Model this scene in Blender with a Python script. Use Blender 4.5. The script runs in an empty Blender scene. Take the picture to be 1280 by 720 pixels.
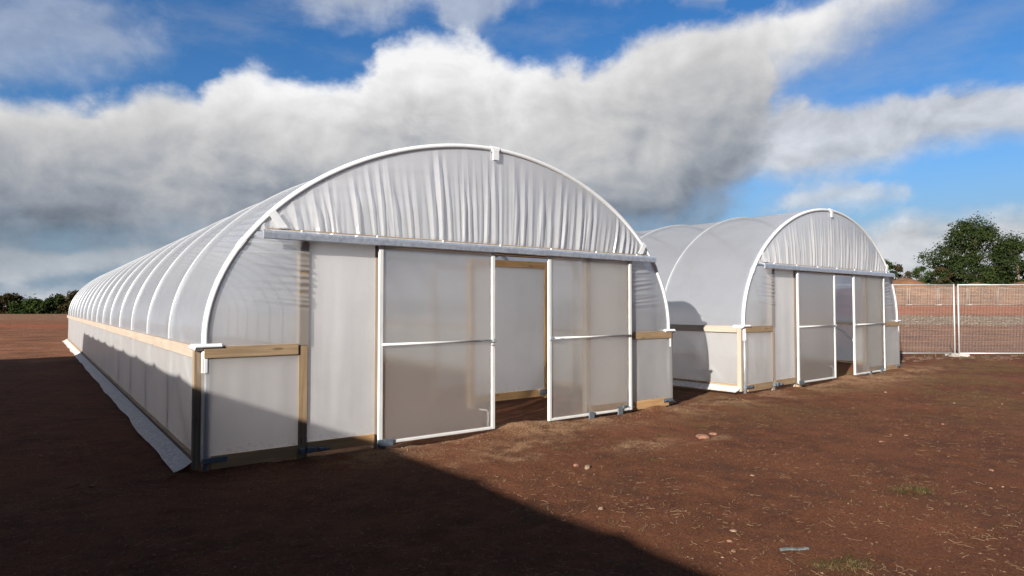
import bpy, bmesh, math, random
from math import sin, cos, pi, radians, sqrt, exp, atan2
from mathutils import Vector, Matrix, noise

random.seed(11)
sc = bpy.context.scene
COL = sc.collection

# ------------------------------------------------------------------ camera frame
CAM = Vector((-1.2553, -6.8325, 1.6027))
YAW, PITCH = 0.6419, 0.0296
FWD = Vector((sin(YAW), cos(YAW), 0)); RGT = Vector((cos(YAW), -sin(YAW), 0))
def cw(X, Z, z=0.0):
    """X metres to the right and Z metres ahead of the viewpoint, as a world point"""
    p = CAM + RGT * X + FWD * Z
    return Vector((p.x, p.y, z))

# tunnel measures
W, HH, APEX, SPR, NEXP = 7.12, 2.38, 3.667, 1.30, 1.905
INS = 0.10; AR = W / 2 - INS; RAIL = 1.22
BAY, NB = 1.83, 16
LEN = BAY * NB
SUN_DIR = Vector((1.0, 0.37, -0.42)).normalized()      # the way the light travels

# ------------------------------------------------------------------ node helpers
class NT:
    def __init__(s, tree): s.t = tree; s.n = tree.nodes; s.l = tree.links
    def node(s, kind, ins=None, **props):
        n = s.n.new(kind)
        for k, v in props.items(): setattr(n, k, v)
        for k, v in (ins or {}).items(): s.set(n, k, v)
        return n
    def set(s, n, k, v):
        if isinstance(v, bpy.types.NodeSocket): s.l.new(v, n.inputs[k])
        elif isinstance(v, bpy.types.Node): s.l.new(v.outputs[0], n.inputs[k])
        else: n.inputs[k].default_value = v
    def m(s, op, a, b=0.0, c=0.0, clamp=False):
        n = s.node('ShaderNodeMath', {0: a, 1: b, 2: c}, operation=op); n.use_clamp = clamp
        return n.outputs[0]
    def step(s, x, a, b):
        n = s.node('ShaderNodeMapRange', {0: x, 1: a, 2: b, 3: 0.0, 4: 1.0}, interpolation_type='SMOOTHSTEP')
        return n.outputs[0]
    def mix(s, f, a, b, blend='MIX'):
        n = s.node('ShaderNodeMix', data_type='RGBA', blend_type=blend)
        s.set(n, 0, f); s.set(n, 6, a); s.set(n, 7, b)
        return n.outputs[2]
    def noise(s, vec, scale, detail=4.0, rough=0.55, dist=0.0):
        n = s.node('ShaderNodeTexNoise', {'Vector': vec, 'Scale': scale, 'Detail': detail, 'Roughness': rough, 'Distortion': dist})
        return n.outputs[0]
    def vmul(s, vec, v):
        return s.node('ShaderNodeVectorMath', {0: vec, 1: v}, operation='MULTIPLY').outputs[0]
    def vadd(s, vec, v):
        return s.node('ShaderNodeVectorMath', {0: vec, 1: v}, operation='ADD').outputs[0]
def rgb(r, g, b): return (r, g, b, 1.0)

def new_mat(name):
    m = bpy.data.materials.new(name); m.use_nodes = True
    t = NT(m.node_tree); t.n.clear()
    out = t.node('ShaderNodeOutputMaterial')
    return m, t, out
def simple(name, col, rough=0.6, metal=0.0, vary=0.12, scale=9.0, bump=0.0, bscale=60.0):
    m, t, out = new_mat(name)
    pos = t.node('ShaderNodeNewGeometry').outputs['Position']
    f = t.noise(pos, scale, 5.0)
    lo = rgb(*[c * (1 - vary) for c in col]); hi = rgb(*[min(1, c * (1 + vary)) for c in col])
    c = t.mix(t.step(f, 0.3, 0.7), lo, hi)
    b = t.node('ShaderNodeBsdfPrincipled', {'Base Color': c, 'Roughness': rough, 'Metallic': metal})
    if bump:
        bn = t.node('ShaderNodeBump', {'Strength': bump, 'Distance': 0.01, 'Height': t.noise(pos, bscale, 4.0)})
        t.set(b, 'Normal', bn)
    t.l.new(b.outputs[0], out.inputs[0])
    return m
def wood(name, axis, light, dark, rough=0.75):
    m, t, out = new_mat(name)
    tc = t.node('ShaderNodeTexCoord').outputs['Object']
    oi = t.node('ShaderNodeObjectInfo').outputs['Random']
    sc_ = [34.0, 34.0, 34.0]; sc_['xyz'.index(axis)] = 1.6
    v = t.vadd(t.vmul(tc, tuple(sc_)), oi)
    g = t.noise(v, 1.0, 6.0, 0.65, 0.6)
    big = t.noise(tc, 1.7, 3.0)
    c = t.mix(t.step(g, 0.35, 0.7), rgb(*dark), rgb(*light))
    c = t.mix(t.step(big, 0.35, 0.75), c, t.mix(0.5, c, rgb(*[d * 0.8 for d in dark])))
    sk = [9.0, 9.0, 9.0]; sk['xyz'.index(axis)] = 2.2
    vo = t.node('ShaderNodeTexVoronoi', {'Vector': t.vmul(tc, tuple(sk)), 'Scale': 1.0})
    knot = t.step(vo.outputs['Distance'], 0.16, 0.07)
    c = t.mix(t.m('MULTIPLY', knot, 0.65), c, rgb(*[d * 0.35 for d in dark]))
    b = t.node('ShaderNodeBsdfPrincipled', {'Base Color': c, 'Roughness': rough})
    t.set(b, 'Normal', t.node('ShaderNodeBump', {'Strength': 0.25, 'Distance': 0.004, 'Height': g}))
    t.l.new(b.outputs[0], out.inputs[0])
    return m
def film(name, dif, tra, clear, rough=0.22, gloss=1.0, tint=(0.98, 0.985, 1.0), blur=None, bumpy=0.15, bumpscale=(3, 3, 3)):
    """polythene: part diffuse, part glowing through, part clear, with a sheen"""
    m, t, out = new_mat(name)
    geo = t.node('ShaderNodeNewGeometry'); pos = geo.outputs['Position']
    n1 = t.noise(t.vmul(pos, bumpscale), 1.0, 4.0)
    dirt = t.noise(pos, 2.3, 6.0, 0.6)
    k = t.m('MULTIPLY_ADD', t.step(dirt, 0.35, 0.75), -0.12, 1.0)
    bump = t.node('ShaderNodeBump', {'Strength': bumpy, 'Distance': 0.05, 'Height': n1})
    zz = t.node('ShaderNodeSeparateXYZ', {0: pos}).outputs[2]
    spl = t.m('ADD', t.noise(pos, 26.0, 5.0, 0.7), t.m('MULTIPLY', t.m('SUBTRACT', 0.22, zz), 0.8))
    mud = t.m('MULTIPLY', t.step(spl, 0.52, 0.75), t.m('MULTIPLY', t.step(zz, 0.75, 0.2), 0.42))
    def tone(a):
        return t.mix(mud, t.mix(k, rgb(a * tint[0] * .5, a * tint[1] * .48, a * tint[2] * .45), rgb(a * tint[0], a * tint[1], a * tint[2])), rgb(a * .34, a * .22, a * .15))
    tot = dif + tra
    d = t.node('ShaderNodeBsdfDiffuse', {'Color': tone(tot), 'Normal': bump})
    r = t.node('ShaderNodeBsdfTranslucent', {'Color': tone(tot), 'Normal': bump})
    body = t.node('ShaderNodeMixShader', {0: tra / tot, 1: d, 2: r})
    if blur is None:
        see = t.node('ShaderNodeBsdfTransparent', {'Color': rgb(0.95, 0.96, 0.97)})
        body = t.node('ShaderNodeMixShader', {0: clear, 1: body, 2: see})
    else:
        see = t.node('ShaderNodeBsdfRefraction', {'Color': rgb(0.97, 0.97, 0.96), 'Roughness': blur, 'IOR': 1.35})
        tr = t.node('ShaderNodeBsdfTransparent', {'Color': rgb(0.95, 0.96, 0.97)})
        both = t.node('ShaderNodeMixShader', {0: 0.22, 1: see, 2: tr})
        body = t.node('ShaderNodeMixShader', {0: clear, 1: body, 2: both})
    gl = t.node('ShaderNodeBsdfGlossy', {'Color': rgb(1, 1, 1), 'Roughness': rough, 'Normal': bump})
    fr = t.node('ShaderNodeFresnel', {'IOR': 1.45, 'Normal': bump})
    # on back faces the Fresnel node expects the inside of glass: use the facing term instead
    lw = t.node('ShaderNodeLayerWeight', {'Blend': 0.22, 'Normal': bump})
    f = t.m('MULTIPLY_ADD', lw.outputs['Fresnel'], 0.0, 0.0)
    fac = t.m('POWER', lw.outputs['Facing'], 4.0)
    f = t.m('MULTIPLY_ADD', fac, 0.55 * gloss, 0.035 * gloss)
    fin = t.node('ShaderNodeMixShader', {0: f, 1: body, 2: gl})
    t.l.new(fin.outputs[0], out.inputs[0])
    return m

M = {}
M['cover'] = film('polythene_cover', 0.13, 0.52, 0.20, rough=0.16, gloss=2.0, tint=(0.93, 0.97, 1.04), bumpy=0.32, bumpscale=(2.6, 0.9, 2.6))
M['gable'] = film('polythene_gable', 0.20, 0.50, 0.05, rough=0.15, gloss=3.2, tint=(0.985, 0.985, 0.995), bumpy=0.04)
M['quarter'] = film('polythene_end', 0.17, 0.42, 0.36, rough=0.12, gloss=2.0, tint=(0.97, 0.98, 1.0), bumpy=0.04)
M['shadowing'] = film('shadowing_polythene_cover', 0.30, 0.10, 0.01, rough=0.3)  # denser film made up for the unseen left tunnel, to deepen its cast shadow
M['panel'] = film('polythene_panel', 0.215, 0.54, 0.08, rough=0.3, tint=(1.0, 0.98, 0.965), bumpy=0.09, bumpscale=(7, 7, 0.9))
M['side'] = film('polythene_side', 0.19, 0.48, 0.22, rough=0.3, tint=(1.0, 0.985, 0.97), bumpscale=(2, 5, 0.7))
M['door'] = film('polythene_door', 0.28, 0.66, 0.84, rough=0.2, tint=(1.03, 0.98, 0.92), blur=0.17, bumpy=0.0)
M['skirt'] = film('polythene_skirt', 0.42, 0.34, 0.05, rough=0.3, tint=(1.0, 0.98, 0.96), bumpy=0.4, bumpscale=(4, 4, 4))
M['tape'] = simple('white_tape', (0.50, 0.51, 0.52), 0.35, vary=0.04, scale=14)
M['paint'] = simple('white_painted_tube', (0.46, 0.46, 0.45), 0.4, vary=0.06, scale=6)
M['hooptape'] = simple('hoop_tape', (0.235, 0.245, 0.26), 0.4, vary=0.08, scale=3)
M['galv'] = simple('galvanised_steel', (0.50, 0.54, 0.60), 0.42, 0.75, vary=0.16, scale=22)
M['galvdull'] = simple('dull_galvanised_tube', (0.28, 0.30, 0.32), 0.5, 0.5, vary=0.2, scale=10)
M['bluegrey'] = simple('blue_grey_bracket', (0.085, 0.105, 0.13), 0.5, 0.2, vary=0.2, scale=30)
M['darkgrey'] = simple('dark_grey_bracket', (0.09, 0.10, 0.115), 0.55, 0.1, vary=0.2, scale=30)
PINE_L, PINE_D = (0.275, 0.195, 0.115), (0.185, 0.120, 0.064)
for ax in 'xyz':
    M['pine' + ax] = wood('sawn_pine_' + ax, ax, PINE_L, PINE_D)
    M['treated' + ax] = wood('treated_timber_' + ax, ax, (0.42, 0.255, 0.115), (0.29, 0.165, 0.068))
    M['pale' + ax] = wood('pale_pine_' + ax, ax, (0.30, 0.245, 0.195), (0.25, 0.198, 0.155))
M['oldz'] = wood('weathered_timber', 'z', (0.24, 0.18, 0.12), (0.13, 0.09, 0.055))

# ------------------------------------------------------------------ mesh helpers
def link(name, bm, mat, parent=None, smooth=False, auto=None):
    me = bpy.data.meshes.new(name)
    bm.normal_update(); bm.to_mesh(me); bm.free()
    if smooth:
        for p in me.polygons: p.use_smooth = True
    o = bpy.data.objects.new(name, me); COL.objects.link(o)
    if mat: me.materials.append(mat)
    if parent: o.parent = parent
    return o
def box(bm, x0, x1, y0, y1, z0, z1, bev=0.003):
    vs = [bm.verts.new((x, y, z)) for x in (x0, x1) for y in (y0, y1) for z in (z0, z1)]
    fs = []
    for q in ((0, 1, 3, 2), (4, 6, 7, 5), (0, 4, 5, 1), (2, 3, 7, 6), (0, 2, 6, 4), (1, 5, 7, 3)):
        fs.append(bm.faces.new([vs[i] for i in q]))
    if bev:
        es = list({e for f in fs for e in f.edges})
        bmesh.ops.bevel(bm, geom=es, offset=bev, segments=1, affect='EDGES', profile=0.5)
def tube(bm, pts, r, seg=10, cap=True):
    pts = [Vector(p) for p in pts]; rings = []
    up = None
    for i, p in enumerate(pts):
        d = (pts[min(i + 1, len(pts) - 1)] - pts[max(i - 1, 0)]).normalized()
        if up is None:
            a = Vector((0, 1, 0)) if abs(d.y) < 0.9 else Vector((1, 0, 0))
        else: a = up
        s = d.cross(a).normalized(); up = s.cross(d).normalized()
        rr = r[i] if isinstance(r, (list, tuple)) else r
        rings.append([bm.verts.new(p + (s * cos(2 * pi * k / seg) + up * sin(2 * pi * k / seg)) * rr) for k in range(seg)])
    for a, b in zip(rings, rings[1:]):
        for k in range(seg):
            bm.faces.new((a[k], a[(k + 1) % seg], b[(k + 1) % seg], b[k]))
    if cap:
        bm.faces.new(rings[0][::-1]); bm.faces.new(rings[-1])
def grid(bm, rows):
    vs = [[bm.verts.new(p) for p in row] for row in rows]
    for a, b in zip(vs, vs[1:]):
        for i in range(len(a) - 1):
            bm.faces.new((a[i], a[i + 1], b[i + 1], b[i]))
def extrude_profile(bm, prof, x0, x1):
    """closed profile of (y, z) points run along x"""
    a = [bm.verts.new((x0, y, z)) for y, z in prof]; b = [bm.verts.new((x1, y, z)) for y, z in prof]
    n = len(prof)
    for i in range(n):
        bm.faces.new((a[i], a[(i + 1) % n], b[(i + 1) % n], b[i]))
    bm.faces.new(a[::-1]); bm.faces.new(b)
def B(name, mat, parent, *boxes, bev=0.003):
    bm = bmesh.new()
    for b in boxes: box(bm, *b, bev=bev)
    return link(name, bm, mat, parent)
def thing(name, label, cat, loc=(0, 0, 0), rot=0.0, group=None):
    o = bpy.data.objects.new(name, None); COL.objects.link(o)
    o.empty_display_size = 0.2
    o.location = loc; o.rotation_euler = (0, 0, rot)
    o['label'] = label; o['category'] = cat
    if group: o['group'] = group
    return o
def tag(o, label, cat, group=None):
    o['label'] = label; o['category'] = cat
    if group: o['group'] = group
    return o
def setting(o, kind='structure'): o['kind'] = kind; return o
def copy_tree(o, skip=()):
    def rec(src, par):
        c = src.copy(); COL.objects.link(c)
        if par: c.parent = par
        for ch in src.children:
            if ch.name.split('.')[0] in skip: continue
            rec(ch, c)
        return c
    return rec(o, None)
def fbm(x, y, z=0.0, octv=4):
    return noise.fractal(Vector((x, y, z)), 1.0, 2.0, octv)
def sstep(a, b, x):
    t = min(1, max(0, (x - a) / (b - a))); return t * t * (3 - 2 * t)

# ------------------------------------------------------------------ polytunnel
def arch_pt(th, da=0.0, sag=0.0):
    """th 0..pi from the left spring to the right one"""
    a, b = AR + da, APEX - SPR + da - sag
    c, s = cos(th), max(0.0, sin(th))
    u = W / 2 - a * math.copysign(abs(c) ** (2 / NEXP), c)
    return u, SPR + b * s ** (2 / NEXP)
def arch_z(u, da=0.0):
    x = abs(u - W / 2) / (AR + da)
    if x >= 1: return SPR
    return SPR + (APEX - SPR + da) * (1 - x ** NEXP) ** (1 / NEXP)
def arch_u(z, da=0.0):
    """distance of the left half of the arch from u = 0 at height z"""
    if z <= SPR: return W / 2 - AR - da
    y = min(1, (z - SPR) / (APEX - SPR + da))
    return W / 2 - (AR + da) * (1 - y ** NEXP) ** (1 / NEXP)
def hoop_path(da=0.0, z0=None, n=72):
    pts = [(W / 2 - AR - da, z0)] if z0 is not None else []
    pts += [arch_pt(pi * i / n, da) for i in range(n + 1)]
    if z0 is not None: pts.append((W / 2 + AR + da, z0))
    return pts

def folds_gable(parent):
    rnd = random.Random(5)
    x0, x1 = 0.60, W - 0.60
    fl = []
    x = x0 + 0.05
    while x < x1 - 0.03:
        fl.append((x, rnd.uniform(0.009, 0.021), rnd.choice((0.35, 0.5, 0.7, 1.0, 1.0)) * rnd.uniform(0.7, 1.15), rnd.uniform(0.6, 1.6), rnd.uniform(-0.05, 0.05)))
        x += rnd.choice((0.05, 0.07, 0.09, 0.12, 0.17)) * rnd.uniform(0.8, 1.2)
    N, R = 900, 18
    rows = [[] for _ in range(R + 1)]
    for i in range(N + 1):
        ub = x0 + (x1 - x0) * i / N
        tilt = (ub - W / 2) * 0.075
        # climb the line until it meets the arch
        lo, hi = 0.0, 3.0
        for _ in range(30):
            h = (lo + hi) / 2
            if HH + h < arch_z(ub + tilt * h, -0.01): lo = h
            else: hi = h
        L = max(lo, 0.004)
        for j in range(R + 1):
            t = (j / R) ** 1.25; h = L * t
            d = 0.012 * sin(pi * t) * (1 + 0.8 * fbm(ub * 0.8, t * 2, 3.1))
            for (fx, w, amp, reach, lean) in fl:
                dx = ub - fx - lean * h * 0.7
                if abs(dx) < 0.13:
                    ww = w * (1 + 0.9 * t)
                    fade = sstep(0, 0.06, t) * (1 - sstep(0.25, reach, t)) * (1 - sstep(0.8, 1.0, t)) if t < reach else 0.0
                    d += 0.029 * amp * fade * (exp(-(abs(dx) / ww) ** 1.15) - 0.4 * exp(-((abs(dx) - 2.4 * ww) / ww) ** 2))
            rows[j].append((ub + tilt * h, -0.012 - d, HH + h))
    bm = bmesh.new(); grid(bm, rows)
    return link('gable_film', bm, M['gable'], parent, smooth=True)

def folds_quarter(parent, right, seed):
    """the film between the arch and the outer door post, above the rail"""
    rnd = random.Random(seed)
    ue = 1.10
    fl = []
    z = 1.62
    while z < 2.32:
        fl.append((z, rnd.uniform(0.012, 0.024), rnd.uniform(0.5, 1.2), rnd.uniform(0.03, 0.10), rnd.uniform(0.5, 1.3)))
        z += rnd.uniform(0.035, 0.085)
    R, N = 170, 26
    rows = []
    for j in range(R + 1):
        z = RAIL - 0.02 + (HH - 0.02 - RAIL) * j / R
        row = []
        for i in range(N + 1):
            s = i / N
            ua = arch_u(z, -0.005)
            u = ua + (ue - ua) * s
            d = 0.0
            for (fz, w, amp, lean, reach) in fl:
                zz = z - fz - lean * (1 - s) * 1.3
                if abs(zz) < 0.12:
                    q = 1 - s
                    fade = (1 - sstep(0.1, min(1.0, reach), q)) if q < reach else 0
                    fade *= sstep(0.0, 0.06, s + 0.04)
                    d += 0.017 * amp * fade * (exp(-(abs(zz) / w) ** 1.2) - 0.4 * exp(-((abs(zz) - 2.3 * w) / w) ** 2))
            d += 0.008 * sin(pi * s) * fbm(u * 1.2, z * 1.5, 7.7)
            x = W - u if right else u
            row.append((x, -0.048 * sstep(0.0, 0.5, s) - 0.012 - d, z))
        rows.append(row)
    bm = bmesh.new(); grid(bm, rows)
    return link('end_film', bm, M['quarter'], parent, smooth=True)

def flat_film(name, mat, parent, x0, x1, z0, z1, y, seed=0, amp=0.006):
    bm = bmesh.new(); nx, nz = 24, 36
    rows = []
    for j in range(nz + 1):
        row = []
        for i in range(nx + 1):
            a, b = i / nx, j / nz
            d = amp * min(1, 6 * a, 6 * (1 - a), 6 * b, 6 * (1 - b)) * fbm((x0 + (x1 - x0) * a) * 3.5, b * 0.8 + seed, seed * 1.7, 3)
            row.append((x0 + (x1 - x0) * a, y - d, z0 + (z1 - z0) * b))
        rows.append(row)
    grid(bm, rows)
    return link(name, bm, mat, parent, smooth=True)

def make_door(parent, x0, x1, tongue):
    """a white tube frame hung on the track; tongue: +1 latch on the right edge, -1 on the left"""
    z0, z1, y = 0.045, 2.365, -0.10
    t = 0.036
    d = bpy.data.objects.new('sliding_door', None); COL.objects.link(d); d.parent = parent
    B('door_frame', M['paint'], d,
      (x0, x0 + 0.052, y - t / 2, y + t / 2, z0, z1), (x1 - 0.052, x1, y - t / 2, y + t / 2, z0, z1),
      (x0 + 0.053, x1 - 0.053, y - t / 2, y + t / 2, z0, z0 + t), (x0 + 0.053, x1 - 0.053, y - t / 2, y + t / 2, z1 - t, z1), bev=0.005)
    zm = 1.175
    bm = bmesh.new(); tube(bm, [(x0 + 0.04, y - 0.028, zm), (x1 - 0.04, y - 0.028, zm)], 0.013, 12)
    link('cross_bar', bm, M['paint'], d, smooth=True)
    bm = bmesh.new()
    xl = x1 - 0.03 if tongue > 0 else x0 + 0.03
    box(bm, xl - 0.028, xl + 0.028, y - 0.055, y - 0.022, zm - 0.022, zm + 0.022, bev=0.003)
    tube(bm, [(xl - tongue * 0.02, y - 0.052, zm - 0.018), (xl - tongue * 0.10, y - 0.06, zm - 0.02), (xl - tongue * 0.17, y - 0.056, zm - 0.004), (xl - tongue * 0.2, y - 0.05, zm + 0.004)], 0.006, 6)
    link('latch', bm, M['galvdull'], d, smooth=False)
    # thin sheet with two faces
    bm = bmesh.new()
    n = 10
    for (yy, flip) in ((y - 0.004, False), (y, True)):
        rows = [[(x0 + 0.05 + (x1 - x0 - 0.1) * i / n, yy, z0 + 0.03 + (z1 - z0 - 0.06) * j / n) for i in range(n + 1)] for j in range(n + 1)]
        if flip: rows = [r[::-1] for r in rows]
        grid(bm, rows)
    link('door_film', bm, M['door'], d)
    return d

def make_tunnel(label):
    root = thing('polytunnel', label, 'polytunnel', (0, 0, 0), 0, 'white polytunnels standing side by side')
    # hoops
    for k in range(1, NB + 1):
        bm = bmesh.new()
        tube(bm, [(u, k * BAY, z) for u, z in hoop_path(0, -0.1, 64)], 0.03, 8)
        link('hoop', bm, M['galvdull'], root, smooth=True)
        # white anti-heat tape laid over each hoop, on the outside
        bm = bmesh.new()
        P = hoop_path(0.050, RAIL, 64)
        rows = []
        for (u, z) in P:
            c = Vector((u - W / 2, 0, z - SPR)).normalized()
            rows.append([(u + c.x * e, k * BAY + y, z + c.z * e) for y, e in ((-0.013, -0.016), (-0.008, 0.0), (0, 0.003), (0.008, 0.0), (0.013, -0.016))])
        grid(bm, rows)
        link('hoop_tape', bm, M['hooptape'], root, smooth=True)
    bm = bmesh.new(); tube(bm, [(u, 0.0, z) for u, z in hoop_path(0, RAIL - 0.12, 96)], 0.034, 12)
    link('end_hoop', bm, M['tape'], root, smooth=True)
    # roof film with a slight sag between the hoops
    bm = bmesh.new(); rows = []
    SB = 8
    for i in range(NB * SB + 1):
        v = i / SB * BAY; f = (i % SB) / SB
        sg = 4 * f * (1 - f)
        row = []
        for j in range(73):
            th = pi * j / 72
            s = sin(th)
            drop = sg * (0.010 + 0.024 * s * s + 0.02 * fbm(v * 0.5, th * 1.2, 1.3))
            u, z = arch_pt(th, 0.036)
            c = Vector((u - W / 2, (z - SPR)));
            if c.length: c.normalize()
            row.append((u - c.x * drop, v, z - c.y * drop))
        row = [(row[0][0] + 0.004, v, RAIL - 0.06)] + row + [(row[-1][0] - 0.004, v, RAIL - 0.06)]
        rows.append(row)
    grid(bm, rows)
    link('roof_film', bm, M['cover'], root, smooth=True)
    # tape scraps on the front hoop: ridge joint and header ends
    def wrap(th, half, r):
        bm = bmesh.new(); pts = []
        for q in range(5):
            u, z = arch_pt(th + (q - 2) / 2 * half); pts.append((u, 0, z))
        tube(bm, pts, r, 14, cap=True)
        link('joint_tape', bm, M['tape'], root, smooth=False)
    wrap(pi / 2 + 0.0, 0.022, 0.043); wrap(0.43, 0.02, 0.041); wrap(pi - 0.43, 0.02, 0.041)
    B('joint_tape', M['tape'], root, (W / 2 - 0.05, W / 2 + 0.05, -0.05, -0.03, APEX - 0.15, APEX - 0.01), bev=0.006)
    # flaps of tape where the header meets the arch
    for sx in (0, 1):
        bm = bmesh.new()
        a = 0.70; za = arch_z(a)
        q = [(a - 0.03, -0.052, za), (a + 0.04, -0.052, za + 0.045), (a + 0.17, -0.06, HH + 0.055), (a + 0.07, -0.06, HH + 0.045)]
        if sx: q = [(W - x, y, z) for x, y, z in q]
        v = [bm.verts.new(p) for p in q]; v2 = [bm.verts.new((p[0], p[1] - 0.006, p[2])) for p in q]
        bm.faces.new(v); bm.faces.new(v2[::-1])
        for i in range(4): bm.faces.new((v[i], v[(i + 1) % 4], v2[(i + 1) % 4], v2[i]))
        link('tape_flap', bm, M['tape'], root)
    # side walls
    for sx in (0, 1):
        X = (lambda a, b: (a, b)) if not sx else (lambda a, b: (W - b, W - a))
        B('side_rail', M['paley'], root, (*X(0.0, 0.068), 0.078, LEN, RAIL - 0.118, RAIL), bev=0.004)
        B('base_rail', M['piney'], root, (*X(0.006, 0.066), 0.078, LEN, 0.045, 0.145), bev=0.004)
        bm = bmesh.new(); rows = []
        for j in range(13):
            z = 0.11 + (RAIL - 0.09 - 0.11) * j / 12; row = []
            for i in range(NB * 6 + 1):
                v = 0.05 + (LEN - 0.06) * i / (NB * 6)
                d = 0.012 * sin(pi * j / 12) * fbm(v * 1.3, z * 0.5, 4.0 + sx)
                u = 0.052 - d
                row.append((u if not sx else W - u, v, z))
            rows.append(row)
        grid(bm, rows); link('side_film', bm, M['side'], root, smooth=True)
        # loose edge of the film lying out over the soil
        bm = bmesh.new(); rows = []
        for i in range(160):
            v = 0.0 + LEN * i / 159
            wdt = 0.155 + 0.04 * fbm(v * 0.6, 2.0 + sx * 5, 0, 2)
            row = []
            for j in range(7):
                t = j / 6
                u = -0.002 - wdt * t
                z = 0.085 * (1 - t) ** 1.6 + 0.008 + 0.012 * fbm(v * 2.5, t * 2, 9 + sx) * t
                row.append((u if not sx else W - u, v + 0.02 * t, z + 0.018))
            rows.append(row)
        grid(bm, rows); link('film_skirt', bm, M['skirt'], root, smooth=True)
        # corner post, ground tube, tape cap and clamp
        B('corner_post', M['oldz'] if not sx else M['palez'], root, (*X(0.0, 0.076), -0.012, 0.074, 0.03, RAIL - 0.002), bev=0.004)
        xc = W / 2 - AR if not sx else W / 2 + AR
        bm = bmesh.new(); tube(bm, [(xc + (0.02 if not sx else -0.02), -0.012, -0.12), (xc + (0.02 if not sx else -0.02), -0.012, RAIL - 0.125)], 0.029, 12)
        link('ground_tube', bm, M['galvdull'], root, smooth=True)
        bm = bmesh.new()
        x_ = X(-0.02, 0.26)
        box(bm, *x_, -0.078, -0.018, RAIL - 0.03, RAIL + 0.024, bev=0.022)
        box(bm, *X(-0.022, 0.09), -0.06, 0.16, RAIL - 0.042, RAIL + 0.018, bev=0.022)
        tube(bm, [(xc, -0.02, RAIL - 0.26), (xc, -0.02, RAIL - 0.05)], 0.037, 10)
        link('corner_tape', bm, M['tape'], root)
        bm = bmesh.new()
        box(bm, *X(0.075, 0.30), -0.072, -0.06, 0.085, 0.135, bev=0.003)
        tube(bm, [(xc + (0.02 if not sx else -0.02), -0.012, 0.08), (xc + (0.02 if not sx else -0.02), -0.012, 0.14)], 0.037, 12)
        tube(bm, [(W - 0.25 if sx else 0.25, -0.085, 0.11), (W - 0.25 if sx else 0.25, -0.05, 0.11)], 0.012, 6)
        link('base_clamp', bm, M['bluegrey'], root)
        # end timbers
        B('end_rail', M['pinex'], root, (*X(0.08, 0.995), -0.062, 0.03, RAIL - 0.118, RAIL - 0.004))
        B('outer_door_post', M['pinez'], root, (*X(1.0, 1.095), -0.052, 0.045, -0.06, HH + 0.02))
        B('inner_door_post', M['palez'], root, (*X(1.868, 1.955), -0.038, 0.05, -0.02, HH + 0.02))
        B('base_board', M['treatedx'], root, (*X(0.155, 0.998), -0.055, -0.008, 0.02, 0.15))
        B('base_board', M['treatedx'], root, (*X(1.097, 1.866), -0.055, -0.008, 0.05, 0.165))
        flat_film('end_film', M['side'], root, *X(0.060, 0.999), 0.10, RAIL - 0.115, -0.050, 1 + sx)
        flat_film('end_film', M['panel'], root, *X(1.096, 1.867), 0.155, HH + 0.01, -0.036, 3 + sx)
        folds_quarter(root, bool(sx), 21 + sx)
        # door guide by the outer post
        bm = bmesh.new()
        g0, g1 = X(1.01, 1.34)
        for q in range(5):
            a = g0 + (g1 - g0) * q / 5
            box(bm, a, a + (g1 - g0) / 5 - 0.006, -0.105 - 0.012 * (q % 2), -0.06, 0.055 + 0.004 * q, 0.125 - 0.01 * abs(q - 1), bev=0.006)
        link('door_guide', bm, M['bluegrey'], root)
    # interior brace tubes against each side wall, first bay
    for (ya, za, yb, zb) in ((0.25, 1.05, 1.75, 0.15),):
        for x in (0.17, W - 0.17):
            bm = bmesh.new(); tube(bm, [(x, 0.12 + ya, 0.12), (x, yb + 0.35, 1.62)], 0.022, 8)
            link('brace', bm, M['galvdull'], root, smooth=True)
    folds_gable(root)
    # steel door track over a timber header
    bm = bmesh.new()
    prof = [(-0.16, HH - 0.075), (-0.15, HH - 0.083), (-0.142, HH - 0.075), (-0.142, HH - 0.02), (-0.10, HH - 0.004), (-0.10, HH + 0.004), (-0.052, HH + 0.012),
            (-0.052, HH + 0.024), (-0.105, HH + 0.020), (-0.150, HH + 0.002), (-0.16, HH - 0.02)]
    extrude_profile(bm, prof, 0.60, W - 0.56)
    trk = link('door_track', bm, M['galv'], root)
    x = 1.0
    while x < W - 0.6:
        bm = bmesh.new(); tube(bm, [(x, -0.118, HH + 0.032), (x, -0.112, HH + 0.008)], 0.011, 6)
        link('bolt', bm, M['tape'], trk)
        x += 0.86
    B('header_beam', M['pinex'], root, (0.66, W - 0.62, -0.050, 0.0, HH + 0.024, HH + 0.040), (1.0, W - 1.0, 0.047, 0.095, HH - 0.10, HH + 0.02))
    # doors
    d1 = make_door(root, 1.886, 3.496, +1)
    B('corner_bracket', M['bluegrey'], d1, (1.872, 2.06, -0.135, -0.118, 0.02, 0.105))
    bm = bmesh.new(); tube(bm, [(3.41, -0.082, 0.02), (3.41, -0.082, 0.27), (3.38, -0.082, 0.29), (3.28, -0.082, 0.31)], 0.012, 8)
    link('drop_bolt', bm, M['paint'], d1, smooth=True)
    d2 = make_door(root, 4.393, 6.043, -1)
    for xb in (5.13, 5.72):
        B('corner_bracket', M['darkgrey'], d2, (xb, xb + 0.10, -0.138, -0.119, 0.0, 0.10))
    # timber foot under the left leaf
    B('door_stop', M['pinez'], root, (1.89, 1.975, -0.12, -0.04, -0.05, 0.018))
    # far end, closed with one sheet
    bm = bmesh.new(); c = [bm.verts.new((u, LEN, z)) for u, z in hoop_path(0, 0.02, 48)]
    bm.faces.new(c[::-1]); link('rear_film', bm, M['panel'], root)
    return root

t1 = make_tunnel('largest and nearest white polytunnel, two sliding doors open, running away along the left')
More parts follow.
